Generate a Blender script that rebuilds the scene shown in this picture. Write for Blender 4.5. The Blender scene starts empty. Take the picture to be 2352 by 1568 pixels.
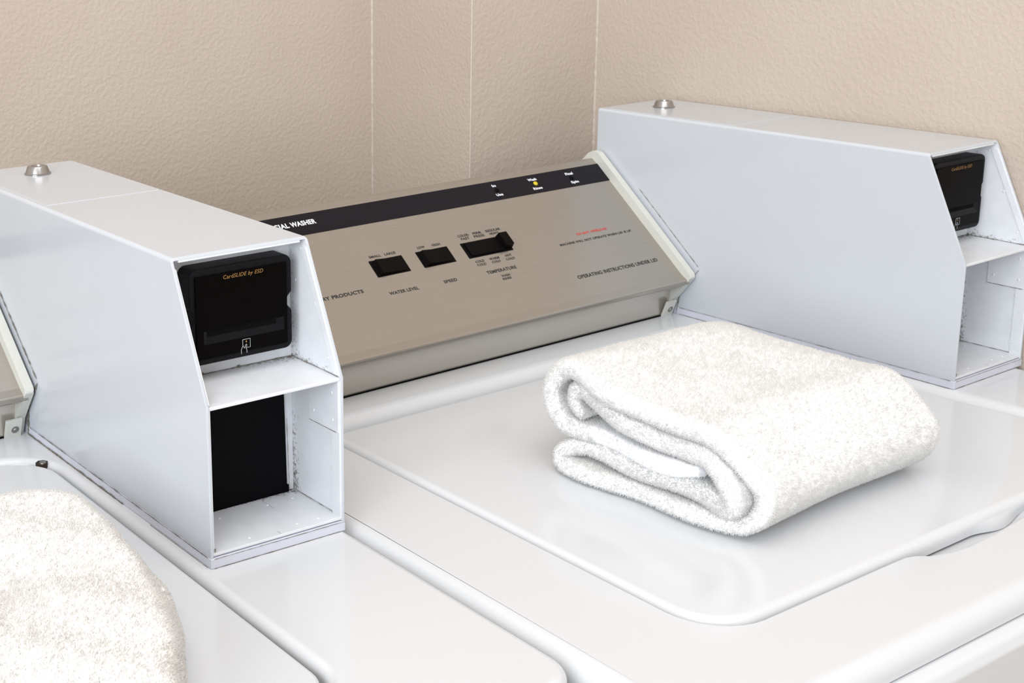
import bpy, bmesh, math, random
import numpy as np
from mathutils import Vector, Matrix

random.seed(7)
rng = np.random.default_rng(7)
SC = bpy.context.scene
COL = SC.collection

# ------------------------------------------------------------------ measures
ZT = 0.92                                   # height of the washer tops
BW, BH, BH1, BS, BD = 0.108, 0.1965, 0.1051, 0.0422, 0.4217   # card box: width, height, shelf height, slant, depth
BG = 0.0073                                 # foam strip under the box
L_ORG = Vector((-0.7130, 0.0885, 0.9296))   # left washer frame (at its card box), right washer frame sits at x=y=0
L_YAW = math.radians(-2.09983)
R_ORG = Vector((0, 0, ZT + BG))

# ------------------------------------------------------------------ materials
def new_mat(name):
    m = bpy.data.materials.new(name)
    m.use_nodes = True
    nt = m.node_tree
    b = nt.nodes['Principled BSDF']
    return m, nt, b

def srgb(r, g, b):
    f = lambda c: (c / 255 / 12.92) if c / 255 <= 0.04045 else ((c / 255 + 0.055) / 1.055) ** 2.4
    return (f(r), f(g), f(b), 1)

def noise(nt, scale, detail=2, rough=0.5, coord='Object', dist=0.0):
    tc = nt.nodes.new('ShaderNodeTexCoord')
    n = nt.nodes.new('ShaderNodeTexNoise')
    n.inputs['Scale'].default_value = scale
    n.inputs['Detail'].default_value = detail
    n.inputs['Roughness'].default_value = rough
    n.inputs['Distortion'].default_value = dist
    nt.links.new(tc.outputs[coord], n.inputs['Vector'])
    return n

def ramp(nt, src, a, b, ca=(0, 0, 0, 1), cb=(1, 1, 1, 1)):
    r = nt.nodes.new('ShaderNodeValToRGB')
    r.color_ramp.elements[0].position = a
    r.color_ramp.elements[1].position = b
    r.color_ramp.elements[0].color = ca
    r.color_ramp.elements[1].color = cb
    nt.links.new(src, r.inputs['Fac'])
    return r

def bump(nt, b, src, strength, distance):
    bp = nt.nodes.new('ShaderNodeBump')
    bp.inputs['Strength'].default_value = strength
    bp.inputs['Distance'].default_value = distance
    nt.links.new(src, bp.inputs['Height'])
    nt.links.new(bp.outputs['Normal'], b.inputs['Normal'])
    return bp

def simple(name, col, rough=0.4, metal=0.0, spec=0.5, vary=0.06, vscale=30, bstr=0.0, bscale=400, coat=0.0):
    m, nt, b = new_mat(name)
    n = noise(nt, vscale, 3)
    lo = tuple(c * (1 - vary) for c in col[:3]) + (1,)
    r = ramp(nt, n.outputs['Fac'], 0.3, 0.7, lo, col)
    nt.links.new(r.outputs['Color'], b.inputs['Base Color'])
    b.inputs['Roughness'].default_value = rough
    b.inputs['Metallic'].default_value = metal
    b.inputs['Specular IOR Level'].default_value = spec
    b.inputs['Coat Weight'].default_value = coat
    b.inputs['Coat Roughness'].default_value = 0.05
    if bstr:
        n2 = noise(nt, bscale, 2)
        bump(nt, b, n2.outputs['Fac'], bstr, 0.001)
    return m

M = {}
M['enamel'] = simple('washer_enamel', (0.60, 0.62, 0.645, 1), 0.15, spec=0.45, vary=0.012, vscale=9, bstr=0.06, bscale=60)
M['paint'] = simple('box_paint', (0.515, 0.548, 0.595, 1), 0.17, spec=0.6, vary=0.02, vscale=12, bstr=0.05, bscale=900)
M['paint_edge'] = simple('box_edge_paint', (0.66, 0.67, 0.68, 1), 0.3, vary=0.02)
M['paint_in'] = simple('box_inner_paint', (0.70, 0.725, 0.765, 1), 0.4, vary=0.08, vscale=60, bstr=0.05, bscale=900)
M['foam'] = simple('foam_strip', (0.58, 0.60, 0.68, 1), 0.7, vary=0.04, vscale=60)
M['cap'] = simple('end_cap_paint', (0.58, 0.59, 0.55, 1), 0.3, vary=0.03)
M['black'] = simple('black_plastic', (0.004, 0.004, 0.006, 1), 0.45, spec=0.14, vary=0.3, vscale=200, bstr=0.15, bscale=1500)
M['black_face'] = simple('black_gloss_face', (0.002, 0.0015, 0.0015, 1), 0.35, spec=0.04, vary=0.2)
M['black_plate'] = simple('black_plate', (0.002, 0.002, 0.003, 1), 0.5, spec=0.06, vary=0.4, vscale=300)
M['switch'] = simple('switch_black', (0.003, 0.0025, 0.0025, 1), 0.5, spec=0.06, vary=0.2)
M['stripe'] = simple('dark_stripe', srgb(28, 26, 32), 0.4, spec=0.1, vary=0.1)
M['white_ink'] = simple('white_ink', (0.75, 0.78, 0.85, 1), 0.5, vary=0.02)
M['grey_ink'] = simple('grey_ink', (0.42, 0.44, 0.48, 1), 0.5, vary=0.02)
M['black_ink'] = simple('black_ink', (0.02, 0.02, 0.02, 1), 0.5, vary=0.05)
M['red_ink'] = simple('red_ink', (0.62, 0.05, 0.03, 1), 0.5, vary=0.05)
M['gold_ink'] = simple('gold_ink', (0.27, 0.14, 0.035, 1), 0.5, vary=0.1)
M['chrome'] = simple('lock_chrome', (0.42, 0.41, 0.41, 1), 0.22, metal=1.0, vary=0.05)
M['keyhole'] = simple('keyhole_dark', (0.05, 0.045, 0.04, 1), 0.5)
M['yellow'] = simple('yellow_lens', (0.60, 0.50, 0.01, 1), 0.25, vary=0.2, vscale=500)
M['dark'] = simple('dark_gap', (0.003, 0.003, 0.003, 1), 0.8, spec=0.05)
M['screw'] = simple('screw_steel', (0.30, 0.29, 0.28, 1), 0.35, metal=0.9)
M['rust'] = simple('rust', (0.05, 0.028, 0.014, 1), 0.8, vary=0.6, vscale=300)
M['caulk'] = simple('caulk', srgb(192, 181, 170), 0.6, vary=0.1, vscale=200)

def grime_mat():
    m, nt, b = new_mat('grime')
    n = noise(nt, 500, 4, 0.7)
    r = ramp(nt, n.outputs['Fac'], 0.35, 0.7, (0.06, 0.05, 0.04, 1), (0.30, 0.27, 0.23, 1))
    nt.links.new(r.outputs['Color'], b.inputs['Base Color'])
    b.inputs['Roughness'].default_value = 0.70
    return m
M['grime'] = grime_mat()

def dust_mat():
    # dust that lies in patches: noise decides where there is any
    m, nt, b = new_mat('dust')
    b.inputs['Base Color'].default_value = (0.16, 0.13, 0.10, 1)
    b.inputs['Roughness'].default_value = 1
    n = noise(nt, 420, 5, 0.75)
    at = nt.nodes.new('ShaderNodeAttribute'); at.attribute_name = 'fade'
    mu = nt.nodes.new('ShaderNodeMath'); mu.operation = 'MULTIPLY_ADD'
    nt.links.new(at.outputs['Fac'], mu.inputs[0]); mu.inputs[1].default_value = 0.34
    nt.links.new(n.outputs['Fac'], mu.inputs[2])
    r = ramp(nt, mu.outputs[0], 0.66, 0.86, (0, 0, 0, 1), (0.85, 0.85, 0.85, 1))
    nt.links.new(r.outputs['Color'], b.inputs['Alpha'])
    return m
M['dust'] = dust_mat()

def metal_mat(name='brushed_panel', c0=srgb(160, 154, 146), c1=srgb(166, 160, 152)):
    m, nt, b = new_mat(name)
    tc = nt.nodes.new('ShaderNodeTexCoord')
    mp = nt.nodes.new('ShaderNodeMapping')
    mp.inputs['Scale'].default_value = (14, 1800, 1800)
    nt.links.new(tc.outputs['Object'], mp.inputs['Vector'])
    n = nt.nodes.new('ShaderNodeTexNoise'); n.inputs['Scale'].default_value = 1.0; n.inputs['Detail'].default_value = 3
    nt.links.new(mp.outputs['Vector'], n.inputs['Vector'])
    r = ramp(nt, n.outputs['Fac'], 0.3, 0.7, c0, c1)
    nt.links.new(r.outputs['Color'], b.inputs['Base Color'])
    b.inputs['Metallic'].default_value = 0.65
    b.inputs['Roughness'].default_value = 0.22
    bump(nt, b, n.outputs['Fac'], 0.03, 0.0005)
    return m
M['metal'] = metal_mat()
M['metal_low_lit'] = metal_mat('brushed_panel_lit', srgb(196, 191, 183), srgb(202, 197, 189))  # same panel metal made paler: light bounced off the lid, put into the colour

def wall_mat(name, base, hue2):
    m, nt, b = new_mat(name)
    n0 = noise(nt, 5, 3)
    r = ramp(nt, n0.outputs['Fac'], 0.35, 0.65, base, hue2)
    nt.links.new(r.outputs['Color'], b.inputs['Base Color'])
    b.inputs['Roughness'].default_value = 0.42
    b.inputs['Specular IOR Level'].default_value = 0.4
    n1 = noise(nt, 215, 2, 0.5, dist=0.2)
    r1 = ramp(nt, n1.outputs['Fac'], 0.40, 0.66)
    n2 = noise(nt, 520, 2, 0.5)
    mx = nt.nodes.new('ShaderNodeMath'); mx.operation = 'MULTIPLY_ADD'
    nt.links.new(n2.outputs['Fac'], mx.inputs[0]); mx.inputs[1].default_value = 0.25
    nt.links.new(r1.outputs['Color'], mx.inputs[2])
    bump(nt, b, mx.outputs[0], 0.23, 0.0011)
    return m
M['wall'] = wall_mat('wall_texture_paint', srgb(189, 177, 165), srgb(185, 172, 159))
M['floor'] = simple('floor_vinyl', srgb(150, 140, 128), 0.4, vary=0.2, vscale=8)

def towel_mat(name, col, trans):
    m, nt, b = new_mat(name)
    n = noise(nt, 700, 3)
    r = ramp(nt, n.outputs['Fac'], 0.3, 0.7, tuple(c * 0.97 for c in col[:3]) + (1,), col)
    nt.links.new(r.outputs['Color'], b.inputs['Base Color'])
    b.inputs['Roughness'].default_value = 1.0
    b.inputs['Specular IOR Level'].default_value = 0.05
    tr = nt.nodes.new('ShaderNodeBsdfTranslucent')
    nt.links.new(r.outputs['Color'], tr.inputs['Color'])
    mx = nt.nodes.new('ShaderNodeMixShader'); mx.inputs['Fac'].default_value = trans
    nt.links.new(b.outputs['BSDF'], mx.inputs[1]); nt.links.new(tr.outputs['BSDF'], mx.inputs[2])
    nt.links.new(mx.outputs['Shader'], nt.nodes['Material Output'].inputs['Surface'])
    return m
M['towel'] = towel_mat('terry_cotton', (0.982, 0.980, 0.976, 1), 0.0)
M['pile'] = towel_mat('terry_pile', (0.982, 0.980, 0.976, 1), 0.48)
M['cream'] = towel_mat('cream_terry', (0.93, 0.922, 0.91, 1), 0.0)
M['cream_pile'] = towel_mat('cream_pile', (0.93, 0.922, 0.91, 1), 0.40)
M['hem'] = towel_mat('woven_hem', (0.90, 0.915, 0.95, 1), 0.0)

# ------------------------------------------------------------------ helpers
def link(name, me, mat, parent=None):
    o = bpy.data.objects.new(name, me)
    COL.objects.link(o)
    if mat is not None and not me.materials:
        me.materials.append(mat)
    if parent is not None:
        o.parent = parent
    return o

def obj(name, bm, mat, parent=None, smooth=None, recalc=True):
    if recalc:
        bmesh.ops.recalc_face_normals(bm, faces=bm.faces[:])
    me = bpy.data.meshes.new(name)
    bm.to_mesh(me); bm.free()
    if smooth is not None:
        me.polygons.foreach_set('use_smooth', [True] * len(me.polygons))
        me.set_sharp_from_angle(angle=math.radians(smooth))
    o = link(name, me, mat, parent)
    if smooth is not None:
        wn = o.modifiers.new('even_shading', 'WEIGHTED_NORMAL')
        wn.mode = 'FACE_AREA'; wn.weight = 100; wn.keep_sharp = True
    return o

def thing(name, label, cat, loc=(0, 0, 0), rz=0.0, group=None):
    o = bpy.data.objects.new(name, None)
    o.empty_display_size = 0.05
    COL.objects.link(o)
    o.location = loc; o.rotation_euler = (0, 0, rz)
    o['label'] = label; o['category'] = cat
    if group: o['group'] = group
    return o

def struct(o):
    o['kind'] = 'structure'
    return o

def add_box(bm, x0, x1, y0, y1, z0, z1, bev=0.0, seg=2, mat=None):
    r = bmesh.ops.create_cube(bm, size=1.0)
    vs = r['verts']
    for v in vs:
        v.co = Vector(((x0 + x1) / 2 + v.co.x * (x1 - x0), (y0 + y1) / 2 + v.co.y * (y1 - y0), (z0 + z1) / 2 + v.co.z * (z1 - z0)))
    if bev > 0:
        es = list({e for v in vs for e in v.link_edges})
        rr = bmesh.ops.bevel(bm, geom=es, offset=bev, segments=seg, profile=0.5, affect='EDGES')
        vs = list({v for f in rr['faces'] for v in f.verts} | {v for v in vs if v.is_valid})
    if mat is not None:
        for v in vs: v.co = mat @ v.co
    return vs

def add_lathe(bm, prof, n=24, mat=None, cap0=True, cap1=True):
    rings = []
    for r, z in prof:
        ring = []
        for i in range(n):
            a = 2 * math.pi * i / n
            p = Vector((r * math.cos(a), r * math.sin(a), z))
            ring.append(bm.verts.new(mat @ p if mat is not None else p))
        rings.append(ring)
    for a, b in zip(rings, rings[1:]):
        for i in range(n):
            bm.faces.new((a[i], a[(i + 1) % n], b[(i + 1) % n], b[i]))
    if cap0: bm.faces.new(rings[0][::-1])
    if cap1: bm.faces.new(rings[-1])

def add_prism(bm, prof, x0, x1, close=True):
    """profile of (y, z) swept along x"""
    a = [bm.verts.new((x0, y, z)) for y, z in prof]
    b = [bm.verts.new((x1, y, z)) for y, z in prof]
    n = len(prof)
    for i in range(n):
        bm.faces.new((a[i], a[(i + 1) % n], b[(i + 1) % n], b[i]))
    if close:
        bm.faces.new(a[::-1]); bm.faces.new(b)

def round_poly(pts, rad, n=8):
    """polygon with its corners rounded; pts counter-clockwise, rad a number or one per corner"""
    out = []
    k = len(pts)
    for i in range(k):
        p = Vector(pts[i]).to_2d(); a = Vector(pts[i - 1]).to_2d(); b = Vector(pts[(i + 1) % k]).to_2d()
        r = rad[i] if isinstance(rad, (list, tuple)) else rad
        if r <= 0:
            out.append(p); continue
        d1 = (a - p).normalized(); d2 = (b - p).normalized()
        ang = d1.angle(d2)
        t = r / math.tan(ang / 2)
        c = p + (d1 + d2).normalized() * (r / math.sin(ang / 2))
        s = p + d1 * t; e = p + d2 * t
        a0 = math.atan2(s.y - c.y, s.x - c.x); a1 = math.atan2(e.y - c.y, e.x - c.x)
        while a1 - a0 > math.pi: a1 -= 2 * math.pi
        while a1 - a0 < -math.pi: a1 += 2 * math.pi
        for j in range(n + 1):
            t_ = a0 + (a1 - a0) * j / n
            out.append(Vector((c.x + r * math.cos(t_), c.y + r * math.sin(t_))))
    return out

def normals2d(loop):
    """outward normals of a counter-clockwise loop"""
    res = []
    k = len(loop)
    for i in range(k):
        d = (loop[(i + 1) % k] - loop[i - 1])
        res.append(Vector((d.y, -d.x)).normalized())
    return res

def loft(bm, rings, closed=True):
    vs = [[bm.verts.new(p) for p in ring] for ring in rings]
    n = len(rings[0])
    m = n if closed else n - 1
    for a, b in zip(vs, vs[1:]):
        for i in range(m):
            bm.faces.new((a[i], a[(i + 1) % n], b[(i + 1) % n], b[i]))
    return vs

def edge_roll(loop, nrm, z, rads, sign, seg=6, drop=None):
    """rings that roll from a flat top down to a vertical face at `loop`; sign +1 = solid lies inside the loop, -1 = the loop is a hole"""
    rings = []
    for j in range(seg + 1):
        t = math.pi / 2 * j / seg
        ring = []
        for p, nn, r in zip(loop, nrm, rads):
            q = p - nn * sign * r * (1 - math.sin(t))
            ring.append(Vector((q.x, q.y, z - r * (1 - math.cos(t)))))
        rings.append(ring)
    if drop is not None:
        rings.append([Vector((p.x, p.y, drop)) for p in loop])
    return rings

def ribbon(bm, p0, p1, nrm, side, w0, w1, step=0.004, keep=1.0, jitter=0.0006):
    """a ragged strip lying along a line (a grime line)"""
    p0 = Vector(p0); p1 = Vector(p1); nrm = Vector(nrm).normalized(); side = Vector(side).normalized()
    n = max(2, int((p1 - p0).length / step))
    prev = None
    ph = random.random() * 10
    for i in range(n + 1):
        t = i / n
        c = p0.lerp(p1, t)
        w = w0 + (w1 - w0) * (0.5 + 0.5 * math.sin(ph + t * 17 + 2 * math.sin(t * 41))) * random.uniform(0.5, 1)
        on = random.random() < keep
        a = bm.verts.new(c + nrm * 0.0002 + side * (w * 0.5 + random.uniform(0, jitter)))
        b = bm.verts.new(c + nrm * 0.0002 - side * (w * 0.5 + random.uniform(0, jitter)))
        if prev and on:
            bm.faces.new((prev[0], prev[1], b, a))
        prev = (a, b)

FONT = None
def lettering(text, x0, x1, v0, v1, mat, parent, M4, shear=0.0, bold=0.0, name='lettering', h=0.0002):
    """flat writing fitted to a box x0..x1, v0..v1 (v1 = cap height) in the plane given by M4 (local x, y = plane; z = out)"""
    cu = bpy.data.curves.new('writing', 'FONT')
    cu.body = text; cu.size = 1.0; cu.shear = shear; cu.offset = bold; cu.resolution_u = 3
    cu.space_character = 1.06
    tmp = bpy.data.objects.new('writing', cu)
    COL.objects.link(tmp)
    dg = bpy.context.evaluated_depsgraph_get(); dg.update()
    me = bpy.data.meshes.new_from_object(tmp.evaluated_get(dg))
    bpy.data.objects.remove(tmp); bpy.data.curves.remove(cu)
    n = len(me.vertices)
    co = np.empty(n * 3, dtype=np.float32); me.vertices.foreach_get('co', co); co = co.reshape(-1, 3)
    mn, mx = co[:, 0].min(), co[:, 0].max()
    cap = 0.71
    co[:, 0] = x0 + (co[:, 0] - mn) / (mx - mn) * (x1 - x0)
    co[:, 1] = v0 + co[:, 1] / cap * (v1 - v0)
    co[:, 2] = h
    R = np.array(M4)
    co = co @ R[:3, :3].T + R[:3, 3]
    me.vertices.foreach_set('co', co.astype(np.float32).ravel()); me.update()
    me.materials.clear()
    return link(name, me, mat, parent)

def stroke(bm, pts, w, M4, h=0.0003, closed=False):
    """a drawn line of width w through 2-D points in a plane"""
    k = len(pts)
    P = [Vector(p) for p in pts]
    L = []; R = []
    for i in range(k):
        if closed:
            d = P[(i + 1) % k] - P[i - 1]
        else:
            d = P[min(i + 1, k - 1)] - P[max(i - 1, 0)]
        d.normalize(); nn = Vector((-d.y, d.x)) * w / 2
        a = P[i] + nn; b = P[i] - nn
        L.append(bm.verts.new(M4 @ Vector((a.x, a.y, h)))); R.append(bm.verts.new(M4 @ Vector((b.x, b.y, h))))
    for i in range(k if closed else k - 1):
        j = (i + 1) % k
        bm.faces.new((L[i], R[i], R[j], L[j]))

# ------------------------------------------------------------------ the room
WX, YC, XC, YB = 0.1125, 0.5316, -0.0840, 0.7066
ZH = 2.6
def slab(name, x0, x1, y0, y1, z0, z1, mat, bev=0.0):
    bm = bmesh.new(); add_box(bm, x0, x1, y0, y1, z0, z1, bev, 3)
    return struct(obj(name, bm, mat, smooth=40 if bev else None))
slab('floor', -3.6, WX + 0.1, -3.2, YB + 0.1, -0.1, 0.0, M['floor'])
slab('wall_right', WX, WX + 0.1, -3.2, YC, 0, ZH, M['wall'])
slab('wall_corner', XC, WX + 0.1, YC, YB + 0.1, 0, ZH, M['wall'], 0.003)
slab('wall_back', -3.6, XC, YB, YB + 0.1, 0, ZH, M['wall'])
def caulk_line(name, x, y, sx, sy, w, z0=0.93, z1=1.5, keep=1.0):
    bm = bmesh.new()
    zz = z0; prev = None
    while zz < z1:
        ww = w * random.uniform(0.55, 1.3)
        j = random.uniform(-0.0004, 0.0004)
        ring = [bm.verts.new((x + sx * (ww + j), y + 0.0005 * (1 if sy < 0 else 0), zz)), bm.verts.new((x + sx * ww * 0.45, y + sy * ww * 0.45, zz)), bm.verts.new((x, y + sy * (ww + j), zz))]
        if prev:
            for i in range(2):
                bm.faces.new((prev[i], prev[i + 1], ring[i + 1], ring[i]))
        prev = ring
        zz += random.uniform(0.002, 0.006)
    return struct(obj(name, bm, M['caulk'], smooth=60))
caulk_line('trim_1', XC, YB, -1, -1, 0.0015)
caulk_line('trim_2', WX, YC, -1, -1, 0.0015)
bm = bmesh.new()
add_lathe(bm, [(0.0014, 0.93), (0.0014, 1.6)], 8, Matrix.Translation((XC + 0.0012, YC + 0.0012, 0)))
struct(obj('trim_3', bm, M['caulk'], smooth=60))

# ------------------------------------------------------------------ console (control panel with its end caps)
PQ0 = Vector((0, 0.2846, 0.0412)); PV = Vector((0, 0.7715, 0.6363)); PN = Vector((0, -0.6363, 0.7715))
def pan_mat(h=0.0):
    """plane of the console face: local x = x, local y = up the slope, local z = out; z counted from the washer top"""
    m = Matrix(((1, 0, 0, 0), (0, PV.y, PN.y, PQ0.y), (0, PV.z, PN.z, PQ0.z), (0, 0, 0, 1)))
    return m @ Matrix.Translation((0, 0, h))

TEXTS = [  # text, x0, x1, baseline, cap height, ink
    ('COMMERCIAL', -0.4745, -0.4250, 0.1505, 0.1557, 'white_ink', 0.014),
    ('WASHER', -0.4232, -0.3944, 0.1505, 0.1557, 'white_ink', 0.014),
    ('LAUNDRY', -0.4590, -0.4274, 0.0661, 0.0697, 'black_ink', 0.008),
    ('PRODUCTS', -0.4251, -0.3894, 0.0661, 0.0697, 'black_ink', 0.008),
    ('WATER LEVEL', -0.3642, -0.3298, 0.0574, 0.0608, 'black_ink', 0),
    ('SPEED', -0.2986, -0.2825, 0.0575, 0.0608, 'black_ink', 0),
    ('SMALL', -0.3618, -0.3479, 0.1008, 0.1034, 'black_ink', 0),
    ('LARGE', -0.3433, -0.3302, 0.1008, 0.1035, 'black_ink', 0),
    ('LOW', -0.3036, -0.2943, 0.1008, 0.1035, 'black_ink', 0),
    ('HIGH', -0.2853, -0.2753, 0.1006, 0.1033, 'black_ink', 0),
    ('COLOR-', -0.2496, -0.2350, 0.1048, 0.1076, 'black_ink', 0),
    ('FAST', -0.2478, -0.2374, 0.1009, 0.1037, 'black_ink', 0),
    ('PERM.', -0.2302, -0.2188, 0.1048, 0.1075, 'black_ink', 0),
    ('PRESS', -0.2311, -0.2176, 0.1009, 0.1037, 'black_ink', 0),
    ('REGULAR', -0.2133, -0.1942, 0.1046, 0.1075, 'black_ink', 0),
    ('HEAVY', -0.2107, -0.1985, 0.1007, 0.1034, 'black_ink', 0),
    ('COLD', -0.2489, -0.2378, 0.0722, 0.0749, 'black_ink', 0),
    ('COLD', -0.2493, -0.2380, 0.0683, 0.0709, 'black_ink', 0),
    ('WARM', -0.2308, -0.2184, 0.0721, 0.0749, 'black_ink', 0),
    ('COLD', -0.2303, -0.2193, 0.0683, 0.0708, 'black_ink', 0),
    ('HOT', -0.2101, -0.2018, 0.0724, 0.0750, 'black_ink', 0),
    ('COLD', -0.2117, -0.2006, 0.0682, 0.0707, 'black_ink', 0),
    ('TEMPERATURE', -0.2444, -0.2061, 0.0573, 0.0608, 'black_ink', 0),
    ('WASH', -0.2304, -0.2194, 0.0509, 0.0534, 'black_ink', 0),
    ('RINSE', -0.2310, -0.2200, 0.0473, 0.0497, 'black_ink', 0),
    ('DO NOT OVERLOAD', -0.1059, -0.0624, 0.0799, 0.0826, 'red_ink', 0),
    ('MACHINE WILL NOT OPERATE WHEN LID IS UP.', -0.1359, -0.0322, 0.0714, 0.0740, 'black_ink', 0),
    ('OPERATING INSTRUCTIONS UNDER LID', -0.1427, -0.0276, 0.0300, 0.0341, 'black_ink', 0),
    ('In', -0.1686, -0.1635, 0.1565, 0.1594, 'white_ink', 0.02),
    ('Use', -0.1707, -0.1617, 0.1445, 0.1474, 'white_ink', 0.02),
    ('Wash', -0.1188, -0.1066, 0.1560, 0.1590, 'white_ink', 0.02),
    ('Rinse', -0.1192, -0.1067, 0.1441, 0.1470, 'white_ink', 0.02),
    ('Final', -0.0647, -0.0539, 0.1554, 0.1585, 'white_ink', 0.02),
    ('Spin', -0.0646, -0.0537, 0.1439, 0.1468, 'white_ink', 0.02),
]

CX0, CX1 = -0.588, -0.0035        # console ends
def smooth_path(pts, rads, n=5):
    """open polyline with rounded inner corners"""
    out = [Vector(pts[0])]
    for i in range(1, len(pts) - 1):
        p = Vector(pts[i]); a = Vector(pts[i - 1]); b = Vector(pts[i + 1]); r = rads[i - 1]
        d1 = (a - p).normalized(); d2 = (b - p).normalized()
        ang = d1.angle(d2); t = min(r / math.tan(ang / 2), 0.45 * (a - p).length, 0.45 * (b - p).length)
        s = p + d1 * t; e = p + d2 * t
        for j in range(n + 1):
            u = j / n
            out.append(s * (1 - u) ** 2 + p * 2 * u * (1 - u) + e * u * u)
    out.append(Vector(pts[-1]))
    return out

def make_console(washer):
    """metal console shell (a part) with stripe, switches, lamps, writing and end caps (sub-parts); z=0 is the washer top"""
    # shell: vertical lower face, underside step, nose lip, sloped face, rounded top, back
    top = PQ0 + PV * 0.1715
    prof = [(0.308, 0.0008), (0.3035, 0.030), (0.2915, 0.0335), (0.2842, 0.0372), (PQ0.y - 0.0016, PQ0.z + 0.0005)]
    prof += [(PQ0 + PV * 0.008).yz, (PQ0 + PV * 0.166).yz, (top.y + 0.0015, top.z + 0.0005), (top.y + 0.008, top.z - 0.001), (0.452, 0.12), (0.452, 0.0008)]
    prof = [Vector(p) for p in prof]
    sm = smooth_path(prof, [0.001, 0.004, 0.0015, 0.0022, 0.012, 0.004, 0.004, 0.004, 0.01], 4)
    bm = bmesh.new()
    add_prism(bm, [tuple(p) for p in sm], CX0 + 0.004, CX1 - 0.003)
    body = obj('control_panel', bm, M['metal'], washer, smooth=28)
    body.data.materials.append(M['metal_low_lit'])
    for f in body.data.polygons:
        if f.center.y > 0.2985 and f.center.y < 0.32 and f.center.z < 0.032: f.material_index = 1  # lower face takes the paler copy with the painted-in bounce light
    P = pan_mat(0.0)
    def flat_plate(x0, x1, v0, v1, h0, h1, mat, name, bev=0.0):
        bm = bmesh.new(); add_box(bm, x0, x1, v0, v1, h0, h1, bev, 2, P)
        return obj(name, bm, mat, body, smooth=35)
    # thin raised face plate edge under the stripe and the stripe itself
    flat_plate(CX0 + 0.010, -0.0062, 0.1398, 0.1640, -0.001, 0.0006, M['stripe'], 'display_stripe', 0.0003)
    # switches: well frame + rocker
    def switch(x0, x1, v0, v1, slide):
        bm = bmesh.new()
        add_box(bm, x0, x1, v0, v1, -0.002, 0.0006, 0.0003, 1, P)
        sw = obj('switch', bm, M['switch'], body, smooth=35)
        bm = bmesh.new()
        if slide:   # wide slide switch: low track with a tall knob at the right
            add_box(bm, x0 + 0.004, x1 - 0.012, v0 + 0.0015, v1 - 0.001, 0.0, 0.0022, 0.0006, 2, P)
            prof = [(x1 - 0.0125, 0.0004), (x1 - 0.0115, 0.0075), (x1 - 0.0015, 0.0075), (x1 + 0.0002, 0.0004)]
            a = [bm.verts.new(P @ Vector((x, v0 + 0.003, h))) for x, h in prof]
            b = [bm.verts.new(P @ Vector((x, v1 - 0.0006, h))) for x, h in prof]
            for i in range(4): bm.faces.new((a[i], a[(i + 1) % 4], b[(i + 1) % 4], b[i]))
            bm.faces.new(a[::-1]); bm.faces.new(b)
        else:       # rocker: left half proud, right half pressed in
            xm = (x0 + x1) / 2
            prof = [(x0 + 0.0035, 0.0004), (x0 + 0.0055, 0.0042), (xm, 0.0024), (x1 - 0.0035, 0.0012), (x1 - 0.003, 0.0004)]
            a = [bm.verts.new(P @ Vector((x, v0 + 0.0015, h))) for x, h in prof]
            b = [bm.verts.new(P @ Vector((x, v1 - 0.0015, h))) for x, h in prof]
            k = len(prof)
            for i in range(k): bm.faces.new((a[i], a[(i + 1) % k], b[(i + 1) % k], b[i]))
            bm.faces.new(a[::-1]); bm.faces.new(b)
        me = sw.data
        bmesh.ops.recalc_face_normals(bm, faces=bm.faces[:])
        b2 = bmesh.new(); b2.from_mesh(me)
        tmp = bpy.data.meshes.new('t'); bm.to_mesh(tmp); bm.free(); b2.from_mesh(tmp); b2.to_mesh(me); b2.free()
        bpy.data.meshes.remove(tmp)
        sw['label'] = 'black slide switch for water temperature' if slide else ('black rocker switch for water level' if x0 < -0.34 else 'black rocker switch for spin speed')
        return sw
    switch(-0.3654, -0.3260, 0.0786, 0.0977, False)
    switch(-0.3092, -0.2698, 0.0786, 0.0976, False)
    switch(-0.2531, -0.1955, 0.0785, 0.0973, True)
    # lamps
    for i, (x, v) in enumerate(((-0.1659, 0.1517), (-0.1116, 0.1518), (-0.0595, 0.1511))):
        bm = bmesh.new()
        add_lathe(bm, [(0.0026, 0.0003), (0.0026, 0.0010), (0.0020, 0.0018), (0.0008, 0.0022)], 20, P @ Matrix.Translation((x, v, 0)))
        lm = obj('indicator_lamp', bm, M['yellow'] if i == 1 else M['switch'], body, smooth=50)
        if i == 1: lm['label'] = 'yellow indicator lamp between the words wash and rinse'
    for t, x0, x1, v0, v1, ink, bold in TEXTS:
        lettering(t, x0, x1, v0, v1, M[ink], body, pan_mat(0.0006 if ink == 'white_ink' else 0.0), bold=bold + 0.022)
    # end caps: painted bent bars at both ends
    outer = [(0.3085, -0.0002), (0.3015, 0.0172), (0.2795, 0.0445), (0.2815, 0.0490), (0.4105, 0.1578), (0.4170, 0.1592), (0.4240, 0.1560), (0.4310, 0.1490), (0.4560, 0.1300), (0.4560, 0.0005)]
    outer = smooth_path([Vector(p) for p in outer], [0.004, 0.003, 0.003, 0.006, 0.004, 0.004, 0.003, 0.01], 4)
    for x0, x1 in ((CX1 - 0.0072, CX1 + 0.0008), (CX0 - 0.0008, CX0 + 0.0072)):
        bm = bmesh.new()
        add_prism(bm, [tuple(p) for p in outer], x0, x1)
        es = [e for e in bm.edges if abs(e.verts[0].co.x - e.verts[1].co.x) < 1e-6]
        bmesh.ops.bevel(bm, geom=es, offset=0.0009, segments=2, profile=0.5, affect='EDGES', clamp_overlap=True)
        cp = obj('end_cap', bm, M['cap'], body, smooth=40)
        cp['label'] = 'off-white painted end cap of the control panel'
        # foot flap in front of the panel with its screw, at the low front of the cap
        s = 1 if x0 > -0.3 else -1
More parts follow.
